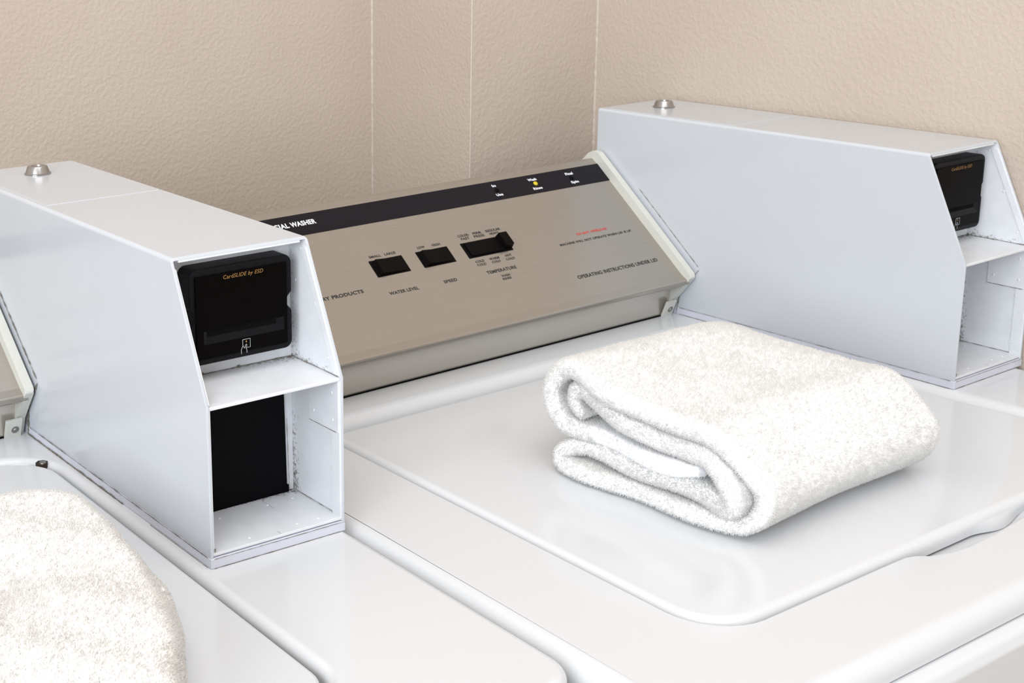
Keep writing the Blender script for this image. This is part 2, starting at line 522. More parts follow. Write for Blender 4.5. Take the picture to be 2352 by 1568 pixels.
        xa, xb = (x0 - 0.0105, x0 + 0.004) if s > 0 else (x1 - 0.004, x1 + 0.0105)
        bm = bmesh.new()
        q0 = Vector((0, 0.3068, 0.0002)); q1 = Vector((0, 0.3002, 0.0170))
        dv = (q1 - q0).normalized(); dn = Vector((0, -dv.z, dv.y))
        F = Matrix(((1, 0, 0, 0), (0, dv.y, dn.y, q0.y), (0, dv.z, dn.z, q0.z), (0, 0, 0, 1)))
        add_box(bm, xa, xb, 0, 0.0185, -0.0005, 0.0022, 0.0006, 2, F)
        obj('foot_flap', bm, M['cap'], body, smooth=40)
        bm = bmesh.new()
        xc = x0 - 0.0020 if s > 0 else x1 + 0.0020
        add_lathe(bm, [(0.0034, 0.0021), (0.0034, 0.0025)], 20, F @ Matrix.Translation((xc, 0.0085, 0)))
        add_lathe(bm, [(0.0022, 0.0024), (0.0018, 0.0031)], 16, F @ Matrix.Translation((xc + 0.0003, 0.0080, 0)))
        obj('screw', bm, M['screw'], body, smooth=40)
    # dark joint below the panel
    bm = bmesh.new()
    add_box(bm, CX0 + 0.004, CX1 - 0.016, 0.3066, 0.3094, 0.0, 0.0012)
    obj('bottom_joint', bm, M['dark'], body)
    return body

# ------------------------------------------------------------------ washer body and lid
def make_cabinet(washer, outer, orad, hole, hrad, roll_out, hole_roll, lid, lrad, lid_roll, zfloor, scoop=None, lip=None):
    # outer: counter-clockwise corners; rolled top edge, lip only as high as the seam above the front panel
    lo = round_poly(outer, orad, 8)
    nm = normals2d(lo)
    bm = bmesh.new()
    rings = edge_roll(lo, nm, 0.0, [roll_out] * len(lo), +1, 7, drop=-0.0155)
    vs = loft(bm, rings)
    inner_seam = [Vector((p.x - n.x * 0.006, p.y - n.y * 0.006, -0.0155)) for p, n in zip(lo, nm)]
    last = [bm.verts.new(p) for p in inner_seam]
    for i in range(len(lo)):
        j = (i + 1) % len(lo)
        bm.faces.new((vs[-1][i], vs[-1][j], last[j], last[i]))
    # the opening
    lh = round_poly(hole, hrad, 8)
    if scoop:
        lh = scoop(lh)
    nh = normals2d(lh)
    rr = []
    for n in nh:
        t = max(n.dot(Vector((1, 0))), n.dot(Vector((0, 1))), 0)
        t = t * t * (3 - 2 * t)
        rr.append(hole_roll[0] + (hole_roll[1] - hole_roll[0]) * t)
    rings_h = edge_roll(lh, nh, 0.0, rr, -1, 7, drop=-0.0185)
    vh = loft(bm, rings_h)
    # floor of the opening (shows in the gaps)
    bm.faces.new(vh[-1])
    # flat top between the two rolls
    es = []
    for ring in (vs[0], vh[0]):
        for i in range(len(ring)):
            es.append(bm.edges.get((ring[i], ring[(i + 1) % len(ring)])))
    bmesh.ops.triangle_fill(bm, use_beauty=True, edges=es)
    top = obj('top_panel', bm, M['enamel'], washer, smooth=50)
    # lower body and front panel
    x0 = min(p.x for p in lo); x1 = max(p.x for p in lo); y1 = max(p.y for p in lo)
    bm = bmesh.new()
    low = [Vector((p.x - n.x * 0.0015, p.y - n.y * 0.0015)) for p, n in zip(lo, nm)]
    n2 = normals2d(low)
    r2 = edge_roll(low, n2, -0.0250, [0.006] * len(low), +1, 5, drop=zfloor + 0.02)
    v2 = loft(bm, r2)
    bm.faces.new(v2[0]); bm.faces.new(v2[-1][::-1])
    obj('cabinet', bm, M['enamel'], washer, smooth=50)
    # bulged front panel below the seam
    bm = bmesh.new()
    fy = min(p.y for p in lo)
    prof = [(fy + 0.006, -0.0166), (fy + 0.001, -0.0168), (fy - 0.006, -0.0188), (fy - 0.0095, -0.0260), (fy - 0.0095, -0.60), (fy + 0.006, -0.60)]
    prof = smooth_path([Vector(p) for p in prof], [0.003, 0.006, 0.006, 0.004], 4)
    add_prism(bm, [tuple(p) for p in prof], x0 + 0.012, x1 - 0.012)
    obj('front_panel', bm, M['enamel'], washer, smooth=40)
    for fx in (x0 + 0.06, x1 - 0.06):
        for fyy in (fy + 0.06, y1 - 0.06):
            bm = bmesh.new()
            add_lathe(bm, [(0.022, zfloor), (0.022, zfloor + 0.008), (0.012, zfloor + 0.012), (0.012, zfloor + 0.03)], 16, Matrix.Translation((fx, fyy, 0)))
            obj('foot', bm, M['switch'], washer, smooth=40)
    # lid
    ll = round_poly(lid, lrad, 8)
    if lip:
        ll = lip(ll)
    nl = normals2d(ll)
    bm = bmesh.new()
    rings_l = edge_roll(ll, nl, 0.0004, [lid_roll] * len(ll), +1, 7, drop=-0.0110)
    if lip:
        for ring, k in ((rings_l[-1], 1.0), (rings_l[-2], 0.6)):
            for q in ring:
                t = math.cos(min(1.0, abs(q.x + 0.212) / 0.034) * math.pi / 2) ** 2 if q.y < -0.1 else 0.0
                q.y -= 0.0050 * t * k; q.z -= 0.0012 * t * k
    vl = loft(bm, rings_l)
    bm.faces.new(vl[0]); bm.faces.new(vl[-1][::-1])
    obj('lid', bm, M['enamel'], washer, smooth=50)

# right washer
def scoop_r(loop):
    """front edge of the opening swings forward into a finger scoop"""
    pts = []
    SC_ = [(-0.345, 0.0), (-0.331, 0.0004), (-0.323, 0.0030), (-0.316, 0.0085), (-0.301, 0.0135), (-0.2835, 0.0154), (-0.254, 0.0148), (-0.229, 0.0126), (-0.203, 0.0100), (-0.190, 0.0070), (-0.180, 0.0025), (-0.172, 0.0)]
    k = len(loop)
    for i, p in enumerate(loop):
        q = loop[(i + 1) % k]
        pts.append(p)
        if p.x < -0.4 and q.x > -0.15 and p.y < -0.1 and q.y < -0.1:   # the long front side
            seq = [(-0.42, 0.0)]
            for (a, da), (b, db) in zip(SC_, SC_[1:]):
                for j in range(3):
                    t = j / 3; t2 = t
                    seq.append((a + (b - a) * t, da + (db - da) * t2))
            seq.append(SC_[-1]); seq.append((-0.13, 0.0))
            for x, d in seq:
                y = p.y + (q.y - p.y) * (x - p.x) / (q.x - p.x)
                pts.append(Vector((x, y - d)))
    return pts

def lip_r(loop):
    pts = []
    k = len(loop)
    for i, p in enumerate(loop):
        q = loop[(i + 1) % k]
        pts.append(p)
        if p.x < -0.4 and q.x > -0.15 and p.y < -0.1 and q.y < -0.1:
            for x in np.linspace(-0.26, -0.165, 39):
                pts.append(Vector((x, p.y + (q.y - p.y) * (x - p.x) / (q.x - p.x))))
    return pts

def scoop_bowl(washer):
    """sloping bowl under the finger scoop"""
    bm = bmesh.new()
    xs = np.linspace(-0.335, -0.168, 33); ys = np.linspace(-0.1500, -0.1815, 12)
    g = []
    for y in ys:
        row = []
        for x in xs:
            u = (x + 0.2515) / 0.0835
            z = -0.0130 + 0.0045 * max(0, (-0.162 - y) / 0.0195) ** 1.5 + 0.005 * abs(u) ** 6
            row.append(bm.verts.new((x, y, z)))
        g.append(row)
    for a, b in zip(g, g[1:]):
        for i in range(len(xs) - 1):
            bm.faces.new((a[i], a[i + 1], b[i + 1], b[i]))
    obj('finger_scoop', bm, M['enamel'], washer, smooth=60)
    bm = bmesh.new()
    add_box(bm, -0.340, -0.165, -0.1578, -0.110, -0.0220, -0.0112)  # black block added to paint the shade under the lid's front edge
    obj('lid_gap_shade', bm, M['dark'], washer)

WR = thing('washing_machine', 'white washer in the corner, steel control panel in full view', 'washing machine', (0, 0, 0), 0.0, 'washing machines side by side')
WRt = WR  # parts carry their own offset below
def shift_children(root, dz, done):
    for ch in root.children:
        if ch.name not in done:
            ch.location.z += dz; done.add(ch.name)

make_cabinet(WR,
    outer=[(-0.6085, -0.235), (0.1095, -0.238), (0.1085, 0.465), (-0.585, 0.465)], orad=[0.03, 0.03, 0.012, 0.012],
    hole=[(-0.5155, -0.1630), (-0.0060, -0.1650), (-0.0215, 0.2600), (-0.5045, 0.2610)], hrad=[0.040, 0.040, 0.03, 0.03],
    roll_out=0.013, hole_roll=(0.0025, 0.0150),
    lid=[(-0.5130, -0.1590), (-0.0085, -0.1605), (-0.0400, 0.2400), (-0.5020, 0.2440)], lrad=[0.038, 0.038, 0.025, 0.012], lid_roll=0.0075,
    zfloor=-ZT, scoop=scoop_r, lip=lip_r)
scoop_bowl(WR)
make_console(WR)
for ch in WR.children: ch.location.z = ZT

# left washer
WL = thing('washing_machine', 'white washer at the left, set further back, rusty hole by its lid corner', 'washing machine', (L_ORG.x, L_ORG.y, 0), L_YAW, 'washing machines side by side')
ZL = L_ORG.z - BG
make_cabinet(WL,
    outer=[(-0.604, -0.2335), (0.1098, -0.2335), (0.1098, 0.465), (-0.604, 0.465)], orad=[0.026, 0.026, 0.012, 0.012],
    hole=[(-0.502, -0.170), (-0.0105, -0.170), (-0.0105, 0.262), (-0.502, 0.262)], hrad=[0.030, 0.030, 0.045, 0.03],
    roll_out=0.0065, hole_roll=(0.0025, 0.0075),
    lid=[(-0.4985, -0.1665), (-0.0168, -0.1665), (-0.0142, 0.2520), (-0.4985, 0.2520)], lrad=[0.03, 0.022, 0.040, 0.03], lid_roll=0.0035,
    zfloor=-ZL)
make_console(WL)
bm = bmesh.new()
add_lathe(bm, [(0.0050, -0.006), (0.0050, -0.0004), (0.0030, -0.0012)], 7, Matrix.Translation((-0.0165, 0.2395, 0.0003)))
rp = obj('hinge_hole', bm, M['rust'], WL)
rp['label'] = 'rust-edged hinge hole at the lid corner'
bm = bmesh.new()
add_lathe(bm, [(0.0032, -0.0014), (0.0028, 0.0002), (0.001, 0.0005)], 14, Matrix.Translation((-0.0160, 0.2388, 0.0003)))
obj('hinge_pin', bm, M['screw'], rp, smooth=50)
for ch in WL.children: ch.location.z = ZL

# ------------------------------------------------------------------ card payment boxes
def box_front_y(z):
    return 0.0 if z <= BH1 else BS * (z - BH1) / (BH - BH1)

def card_box(label, org, yaw, dirty):
    root = thing('card_payment_box', label, 'payment box', org, yaw, 'card payment boxes on the washers')
    T = 0.0022
    # --- shell: inverted U with rounded shoulders, slanted upper front
    r = 0.0030
    outp = [(0, 0), (0, 0.03), (0, 0.06), (0, BH1)]
    inp = [(T, 0), (T, 0.03), (T, 0.06), (T, BH1)]
    for z in (0.13, 0.16):
        outp.append((0, z)); inp.append((T, z))
    for j in range(6):
        a = math.pi / 2 * j / 5
        outp.append((r - r * math.cos(a), BH - r + r * math.sin(a)))
        ri = r - T
        inp.append((r - ri * math.cos(a), BH - r + ri * math.sin(a)))
    outp += [(BW - x, z) for x, z in outp[::-1]]
    inp += [(BW - x, z) for x, z in inp[::-1]]
    bm = bmesh.new()
    def strip(path, y):
        return [bm.verts.new((x, y(z), z)) for x, z in path]
    of = strip(outp, box_front_y); nf = strip(inp, box_front_y)
    ob = strip(outp, lambda z: BD); nb = strip(inp, lambda z: BD)
    n = len(outp)
    for i in range(n - 1):
        bm.faces.new((of[i], of[i + 1], ob[i + 1], ob[i]))
        bm.faces.new((nf[i + 1], nf[i], nb[i], nb[i + 1]))
        bm.faces.new((of[i + 1], of[i], nf[i], nf[i + 1]))
        bm.faces.new((ob[i], ob[i + 1], nb[i + 1], nb[i]))
    bm.faces.new((of[0], ob[0], nb[0], nf[0])); bm.faces.new((of[-1], nf[-1], nb[-1], ob[-1]))
    inn = set(nf) | set(nb)
    for f in bm.faces:
        if all(v in inn for v in f.verts): f.material_index = 1
    bmesh.ops.recalc_face_normals(bm, faces=bm.faces[:])
    es = [e for e in bm.edges if len(e.link_faces) == 2 and e.calc_face_angle() > math.radians(70)]
    bmesh.ops.bevel(bm, geom=es, offset=0.0005, segments=2, profile=0.5, affect='EDGES', clamp_overlap=True)
    hs = obj('housing', bm, M['paint'], root, smooth=35)
    hs.data.materials.append(M['paint_in'])
    # --- hemmed front rim (inner frame a touch back from the shell's edge)
    bm = bmesh.new()
    ft = 0.0011
    for xa, xb in ((T, T + ft), (BW - T - ft, BW - T)):
        a = []
        for z in (0.0022, BH1 - 0.0026):
            a.append((0.0008, z))
        prof = [(0.0010, 0.0022), (0.0010, BH1 - 0.002), (0.010, BH1 - 0.002), (0.010, 0.0022)]
        add_prism(bm, prof, xa, xb)
        prof = [(0.0014, BH1 + 0.0012), (box_front_y(BH - 0.0075) + 0.0012, BH - 0.0075), (box_front_y(BH - 0.0075) + 0.007, BH - 0.0075), (0.007, BH1 + 0.0012)]
        add_prism(bm, prof, xa, xb if xa < 0.05 else xb)
    add_box(bm, T + 0.004, BW - T - 0.004, BS - 0.0008, BS + 0.008, BH - T - 0.0016, BH - T + 0.0002, 0.0003, 1)
    obj('front_rim', bm, M['paint_in'], root, smooth=35)
    # --- floor tray
    bm = bmesh.new()
    add_box(bm, T, BW - T, 0.0008, 0.060, 0.0008, 0.0030, 0.0004, 2)
    obj('floor_tray', bm, M['paint_in'], root, smooth=35)
    # --- shelf with turned-down front edge
    bm = bmesh.new()
    add_box(bm, T, BW - T, 0.0006, 0.0625, BH1 - 0.0026, BH1, 0.0008, 2)
    obj('shelf', bm, M['paint_in'], root, smooth=35)
    # flange of the shelf on the right wall
    bm = bmesh.new()
    add_box(bm, BW - T - 0.0016, BW - T + 0.0001, 0.0012, 0.0372, 0.0650, BH1 - 0.002, 0.0003, 1)
    obj('shelf_flange', bm, M['paint_in'], root, smooth=35)
    # --- back plates
    bm = bmesh.new()
    add_box(bm, T, BW - T, 0.0612, 0.0634, BH1, BH - T, 0.0003, 1)
    add_box(bm, T, BW - T, 0.0612, 0.0634, 0.003, BH1 - 0.0026, 0.0003, 1)
    obj('back_plate', bm, M['paint_in'], root, smooth=35)
    bm = bmesh.new()
    loop = [(T + 0.001, 0.0032), (0.1000, 0.0032), (0.1000, 0.0085), (0.0984, 0.0092), (0.0968, 0.1020), (T + 0.001, 0.1020)]
    a = [bm.verts.new((x, 0.0586, z)) for x, z in loop]; b = [bm.verts.new((x, 0.0612, z)) for x, z in loop]
    for i in range(len(loop)): bm.faces.new((a[i], a[(i + 1) % len(loop)], b[(i + 1) % len(loop)], b[i]))
    bm.faces.new(a[::-1]); bm.faces.new(b)
    o = obj('black_panel', bm, M['black_plate'], root)
    o['label'] = 'plain black panel at the back of the lower compartment'
    # --- access panel on the top and the lock
    bm = bmesh.new()
    add_box(bm, 0.0050, BW - 0.0045, 0.2495, BD - 0.010, BH - 0.0006, BH + 0.0004, 0.0003, 2)
    obj('access_panel', bm, M['paint'], root, smooth=35)
    bm = bmesh.new()
    lx, ly = 0.0535, 0.3780
    add_lathe(bm, [(0.0116, BH + 0.0006), (0.0116, BH + 0.0012), (0.0106, BH + 0.0017), (0.0088, BH + 0.0068), (0.0082, BH + 0.0074), (0.0050, BH + 0.0074), (0.0046, BH + 0.0058), (0.0010, BH + 0.0058)], 28, Matrix.Translation((lx, ly, 0)))
    lk = obj('lock', bm, M['chrome'], root, smooth=30)
    bm = bmesh.new()
    add_lathe(bm, [(0.0042, BH + 0.0058), (0.0042, BH + 0.0062), (0.001, BH + 0.0062)], 18, Matrix.Translation((lx, ly, 0)))
    obj('keyhole', bm, M['keyhole'], lk)
    # --- foam strip under the box
    bm = bmesh.new()
    add_box(bm, -0.0003, BW + 0.0003, -0.0006, BD, -BG, 0.0, 0.0005, 1)
    obj('foam_strip', bm, M['foam'], root)
    # --- card reader
    RX0, RX1, RZ0, RZ1, RY = 0.0153, 0.0968, 0.1175, 0.1848, 0.0450
    pts = [(RX0, RZ0), (RX1, RZ0), (RX1, 0.1448), (RX1 - 0.0035, 0.1485), (RX1 - 0.0035, 0.1545), (RX1, 0.1582), (RX1, RZ1), (RX0, RZ1), (RX0, 0.1582), (RX0 + 0.0035, 0.1545), (RX0 + 0.0035, 0.1485), (RX0, 0.1448)]
    lp = round_poly(pts, [0.006, 0.006, 0.0025, 0.002, 0.002, 0.0025, 0.006, 0.006, 0.0025, 0.002, 0.002, 0.0025], 5)
    nl = normals2d(lp)
    RM = Matrix(((1, 0, 0, 0), (0, 0, -1, 0), (0, 1, 0, 0), (0, 0, 0, 1)))   # (x, z, out) -> world, out = -y
    bm = bmesh.new()
    def rg(ins, out):
        return [RM @ Vector((p.x - n_.x * ins, p.y - n_.y * ins, out)) for p, n_ in zip(lp, nl)]
    rings = [rg(0, -0.0612), rg(0, -RY - 0.0018), rg(0.0004, -RY - 0.0006), rg(0.0016, -RY)]
    rings = [rg(-0.0, -0.0611), rg(0.0, -RY - 0.0015), rg(0.0005, -RY - 0.0004), rg(0.0016, -RY)]
    v = loft(bm, rings)
    bm.faces.new(v[-1]); bm.faces.new(v[0][::-1])
    rd = obj('card_reader', bm, M['black'], root, smooth=35)
    # glossy inset face with the slot cut out of it (four pieces round the slot in one mesh)
    bm = bmesh.new()
    FX0, FX1, FZ0, FZ1 = RX0 + 0.0040, RX1 - 0.0050, RZ0 + 0.0045, RZ1 - 0.0050
    SX0, SX1, SZ0, SZ1 = 0.0247, 0.0890, 0.1322, 0.1416
    for x0, x1, z0, z1 in ((FX0, FX1, SZ1, FZ1), (FX0, FX1, FZ0, SZ0), (FX0, SX0, SZ0, SZ1), (SX1, FX1, SZ0, SZ1)):
        add_box(bm, x0, x1, RY - 0.0012, RY + 0.0004, z0, z1)
    bmesh.ops.remove_doubles(bm, verts=bm.verts[:], dist=1e-6)
    obj('reader_face', bm, M['black_face'], rd)
    # slot: funnel with bevelled sides and a black slit along its top
    bm = bmesh.new()
    o4 = [(SX0, RY - 0.0012, SZ0), (SX1, RY - 0.0012, SZ0), (SX1, RY - 0.0012, SZ1), (SX0, RY - 0.0012, SZ1)]
    i4 = [(SX0 + 0.003, RY - 0.0002, SZ0 + 0.0050), (SX1 - 0.006, RY - 0.0002, SZ0 + 0.0050), (SX1 - 0.006, RY - 0.0002, SZ1 - 0.0008), (SX0 + 0.003, RY - 0.0002, SZ1 - 0.0008)]
    A = [bm.verts.new(p) for p in o4]; B = [bm.verts.new(p) for p in i4]
    for i in range(4): bm.faces.new((A[i], A[(i + 1) % 4], B[(i + 1) % 4], B[i]))
    obj('card_slot', bm, M['black'], rd)
    bm = bmesh.new()
    add_box(bm, SX0 + 0.003, SX1 - 0.006, RY - 0.0003, RY - 0.00005, SZ0 + 0.005, SZ1 - 0.0008)
    obj('slot_slit', bm, M['dark'], rd)
    FM = Matrix(((1, 0, 0, 0), (0, 0, -1, RY - 0.0012), (0, 1, 0, 0), (0, 0, 0, 1)))
    lettering('Card', 0.0410, 0.0490, 0.1757, 0.1784, M['gold_ink'], rd, FM, shear=0.05, bold=0.006)
    lettering('SLIDE by ESD', 0.0491, 0.0726, 0.1757, 0.1784, M['gold_ink'], rd, FM, shear=0.28, bold=0.004)
    # pictogram: a hand holding a card
    bm = bmesh.new()
    cx, cz = 0.0579, 0.1265
    w, h = 0.0030, 0.0042
    c = [(cx - w, cz + h), (cx + w, cz + h), (cx + w, cz - h * 0.45), (cx + 0.0004, cz - h * 0.45)]
    stroke(bm, c, 0.00038, FM)
    stroke(bm, [(cx - w, cz + h), (cx - w, cz - 0.0006)], 0.00038, FM)
    stroke(bm, [(cx - 0.0042, cz - 0.0058), (cx - 0.0043, cz - 0.0030), (cx - 0.0036, cz - 0.0012), (cx - 0.0026, cz - 0.0002), (cx - 0.0022, cz - 0.0012), (cx - 0.0018, cz - 0.0020), (cx - 0.0012, cz - 0.0018), (cx - 0.0010, cz - 0.0004), (cx - 0.0005, cz + 0.0006), (cx + 0.0002, cz + 0.0004), (cx + 0.0001, cz - 0.0010), (cx - 0.0003, cz - 0.0024), (cx + 0.0001, cz - 0.0036), (cx + 0.0002, cz - 0.0056)], 0.00040, FM)
    obj('card_pictogram', bm, M['grey_ink'], rd)
    bm = bmesh.new()
    add_box(bm, cx - 0.0006, cx + 0.0004, 0.0019, 0.0031, 0.0001, 0.0003, 0, 1, FM @ Matrix.Translation((0, cz, 0)))
    obj('card_chip', bm, M['gold_ink'], rd)
    # --- spot-weld dimples
    def dimple(mat4):
        bm = bmesh.new()
        add_lathe(bm, [(0.0013, -0.0001), (0.0010, 0.0003), (0.0005, 0.0005)], 12, mat4)
        obj('weld_dimple', bm, M['paint_in'], root, smooth=60)
    RW = Matrix(((0, 0, -1, BW - T), (1, 0, 0, 0), (0, 1, 0, 0), (0, 0, 0, 1)))
    for y, z in ((0.0475, 0.1867), (0.0545, 0.1628), (0.0305, 0.1510), (0.0147, 0.1158), (0.0107, 0.0576), (0.0111, 0.0352), (0.0115, 0.0132)):
        dimple(RW @ Matrix.Translation((y, z, 0)))
    for y, z in ((0.0091, 0.0925), (0.0314, 0.0732), (0.0081, 0.0729)):
        dimple(RW @ Matrix.Translation((y, z, 0.0016)))
    for x, y in ((0.0343, 0.0474), (0.0352, 0.0086), (0.0741, 0.0473), (0.0955, 0.0474), (0.0741, 0.0091), (0.0914, 0.0087)):
        dimple(Matrix.Translation((x, y, 0.0030)))
    # --- grime: dirty joints along the strip and in the corners
    def line(*a, **k):
        a = list(a); a[4] *= 0.6; a[5] *= 0.6 if dirty < 0.7 or abs(a[0][0]) > 0.001 else 1.0
        k.setdefault('jitter', 0.00022)
        bm = bmesh.new(); ribbon(bm, *a, **k)
        if len(bm.faces): obj('grime_line', bm, M['grime'], root)
        else: bm.free()
    X = (-1, 0, 0); Z = (0, 0, 1); Yv = (0, -1, 0)
    line((-0.0005, 0.003, -0.0001), (-0.0005, 0.300, -0.0001), X, Z, 0.0003 * dirty, 0.0010 * dirty)
    for (ya, za), (yb_, zb) in (((0.3040, -0.0070), (0.3000, 0.0170)), ((0.3000, 0.0170), (0.2780, 0.0445)), ((0.2790, 0.0480), (0.3600, 0.1170))):
        line((-0.0004, ya, za), (-0.0004, yb_, zb), X, (0, 1, 0), 0.0005 * dirty, 0.0042 * dirty, step=0.0015, jitter=0.0006 * dirty)
    if dirty > 0.7:
        line((-0.0008, 0.003, -BG + 0.0002), (-0.0008, 0.085, -BG + 0.0002), X, Z, 0.0002, 0.0007)
        line((-0.0008, 0.128, -BG + 0.0006), (-0.0008, 0.303, -BG + 0.0006), X, Z, 0.0010, 0.0026)
        line((BW - T - 0.0002, 0.003, BH1 + 0.0003), (BW - T - 0.0002, 0.061, BH1 + 0.0003), (-1, 0, 0.6), Z, 0.0002, 0.0008)
        line((0.1002, 0.0585, 0.004), (0.0990, 0.0585, 0.060), Yv, (1, 0, 0), 0.0001, 0.0006)
    else:
        line((-0.0008, 0.003, -BG + 0.0002), (-0.0008, 0.300, -BG + 0.0002), X, Z, 0.0002, 0.0005)
        line((BW - T - 0.0002, 0.003, BH1 + 0.0003), (BW - T - 0.0002, 0.061, BH1 + 0.0003), (-1, 0, 0.6), Z, 0.0002, 0.0008)
    line((0.002, -0.0008, -0.0002), (BW, -0.0008, -0.0002), Yv, Z, 0.0002, 0.0006)
    line((0.002, -0.0008, -BG + 0.0003), (BW - 0.004, -0.0008, -BG + 0.0003), Yv, Z, 0.0002, 0.0006)
    line((T, 0.0608, BH1 + 0.0004), (BW - T, 0.0608, BH1 + 0.0004), (0, -1, 0.5), Z, 0.0003, 0.0012)
    line((BW - T - 0.0002, 0.008, 0.0034), (BW - T - 0.0002, 0.060, 0.0034), (-1, 0, 0.6), Z, 0.0002, 0.0006)
    line((BW - T - 0.0014, 0.004, 0.0649), (BW - T - 0.0014, 0.0372, 0.0649), X, Z, 0.0003, 0.0005)
    line((T + 0.0014, 0.0006, 0.0040), (T + 0.0014, 0.0006, 0.0065), Yv, (1, 0, 0), 0.0016, 0.0018, step=0.001)
    line((0.0560, 0.0012, 0.0031), (0.0560, 0.0060, 0.0031), Z, (1, 0, 0), 0.0003, 0.0005, jitter=0)
    line((0.0745, 0.0400, 0.0031), (0.0745, 0.0585, 0.0031), Z, (1, 0, 0), 0.0003, 0.0005, jitter=0)
    line((0.0300, 0.0603, BH1 + 0.0010), (0.0330, 0.0603, BH1 + 0.0010), Yv, Z, 0.002, 0.003, step=0.001)
    line((0.0600, 0.0603, BH1 + 0.0010), (0.0625, 0.0603, BH1 + 0.0010), Yv, Z, 0.002, 0.003, step=0.001)
    # dust patches in the inner corners
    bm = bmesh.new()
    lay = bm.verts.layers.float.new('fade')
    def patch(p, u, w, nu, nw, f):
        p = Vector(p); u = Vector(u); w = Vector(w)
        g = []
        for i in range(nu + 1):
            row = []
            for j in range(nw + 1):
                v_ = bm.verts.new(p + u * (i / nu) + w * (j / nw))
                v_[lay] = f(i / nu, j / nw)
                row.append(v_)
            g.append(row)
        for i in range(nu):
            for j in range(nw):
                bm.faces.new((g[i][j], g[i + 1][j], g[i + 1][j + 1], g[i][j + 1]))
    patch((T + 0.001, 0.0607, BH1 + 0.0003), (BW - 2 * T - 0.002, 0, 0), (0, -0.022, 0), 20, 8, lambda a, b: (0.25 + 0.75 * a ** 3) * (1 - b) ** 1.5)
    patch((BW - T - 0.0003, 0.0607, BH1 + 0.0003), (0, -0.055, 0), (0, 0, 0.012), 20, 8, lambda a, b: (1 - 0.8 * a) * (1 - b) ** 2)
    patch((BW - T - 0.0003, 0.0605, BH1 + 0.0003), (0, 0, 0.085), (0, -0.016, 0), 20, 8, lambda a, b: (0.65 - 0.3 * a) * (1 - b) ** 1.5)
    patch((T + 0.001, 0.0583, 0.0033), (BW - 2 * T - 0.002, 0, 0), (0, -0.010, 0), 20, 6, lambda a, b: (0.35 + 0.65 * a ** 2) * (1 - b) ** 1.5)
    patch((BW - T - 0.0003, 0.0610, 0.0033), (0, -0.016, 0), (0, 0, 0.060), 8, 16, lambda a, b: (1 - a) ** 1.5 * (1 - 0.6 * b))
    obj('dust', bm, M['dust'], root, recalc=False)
    return root

BL = card_box('white card payment box at the left, nearest to the camera, dirty strip beneath', L_ORG, L_YAW, 1.0)
BR = card_box('white card payment box at the right, against the textured corner wall', R_ORG, 0.0, 0.5)

# ------------------------------------------------------------------ towels
def catmull(pts, n):
    P = np.array(pts); K = len(P)
    d = np.r_[0, np.cumsum(np.linalg.norm(np.diff(P, axis=0), axis=1))]
    ext = np.vstack([2 * P[0] - P[1], P, 2 * P[-1] - P[-2]])
    out = []
    for s in np.linspace(0, d[-1], n):
        i = min(np.searchsorted(d, s, side='right') - 1, K - 2)
        t = (s - d[i]) / (d[i + 1] - d[i])
        p0, p1, p2, p3 = ext[i], ext[i + 1], ext[i + 2], ext[i + 3]
        out.append(0.5 * ((2 * p1) + (-p0 + p2) * t + (2 * p0 - 5 * p1 + 4 * p2 - p3) * t ** 2 + (-p0 + 3 * p1 - 3 * p2 + p3) * t ** 3))
    return np.array(out)

def pile(V, F, FN, weights, count, lmin, lmax, width, lay=0.5):
    """short curved terry tufts on quads; returns vertex array and face list arrays"""
    p = weights / weights.sum()
    idx = rng.choice(len(F), size=count, p=p)
    q = V[F[idx]]                                # count,4,3
    a = rng.random((count, 1)); b = rng.random((count, 1))
    base = (q[:, 0] * (1 - a) + q[:, 1] * a) * (1 - b) + (q[:, 3] * (1 - a) + q[:, 2] * a) * b
    n = FN[idx]
    r = rng.normal(size=(count, 3))
    r -= n * (r * n).sum(1, keepdims=True)
    r /= np.linalg.norm(r, axis=1, keepdims=True) + 1e-9
    # combing direction drifts slowly over the cloth
    ph = base @ np.array([[40, 17, 23], [13, 51, 31], [29, 23, 37]]).T
    comb = np.sin(ph) * 0.22 + np.sin(ph[:, ::-1] * 5.3 + 1) * 0.25
    comb -= n * (comb * n).sum(1, keepdims=True)
    L = (lmin + (lmax - lmin) * rng.random((count, 1)))
    d1 = n + r * lay * 0.6 + comb * 0.5
    d1 /= np.linalg.norm(d1, axis=1, keepdims=True)
    d2 = n * 0.6 + r * lay * 1.5 + comb * 0.8
    d2 /= np.linalg.norm(d2, axis=1, keepdims=True)
    s = np.cross(d1, r); s /= np.linalg.norm(s, axis=1, keepdims=True) + 1e-9
    t = np.cross(d1, s)
    w = width * (0.7 + 0.6 * rng.random((count, 1)))
    p0 = base - n * 0.0006; p1 = base + d1 * L * 0.55; p2 = p1 + d2 * L * 0.5
    vs = np.empty((count, 7, 3))
    for k in range(3):
        ang = 2 * math.pi * k / 3
        o = s * math.cos(ang) + t * math.sin(ang)
        vs[:, k] = p0 + o * w
        vs[:, 3 + k] = p1 + o * w * 0.95
    vs[:, 6] = p2
    off = (np.arange(count) * 7)[:, None]
    quads = np.concatenate([off + np.array([[k, (k + 1) % 3, 3 + (k + 1) % 3, 3 + k]]) for k in range(3)], 0)
    tris = np.concatenate([off + np.array([[3 + k, 3 + (k + 1) % 3, 6]]) for k in range(3)], 0)
    return vs.reshape(-1, 3), quads, tris

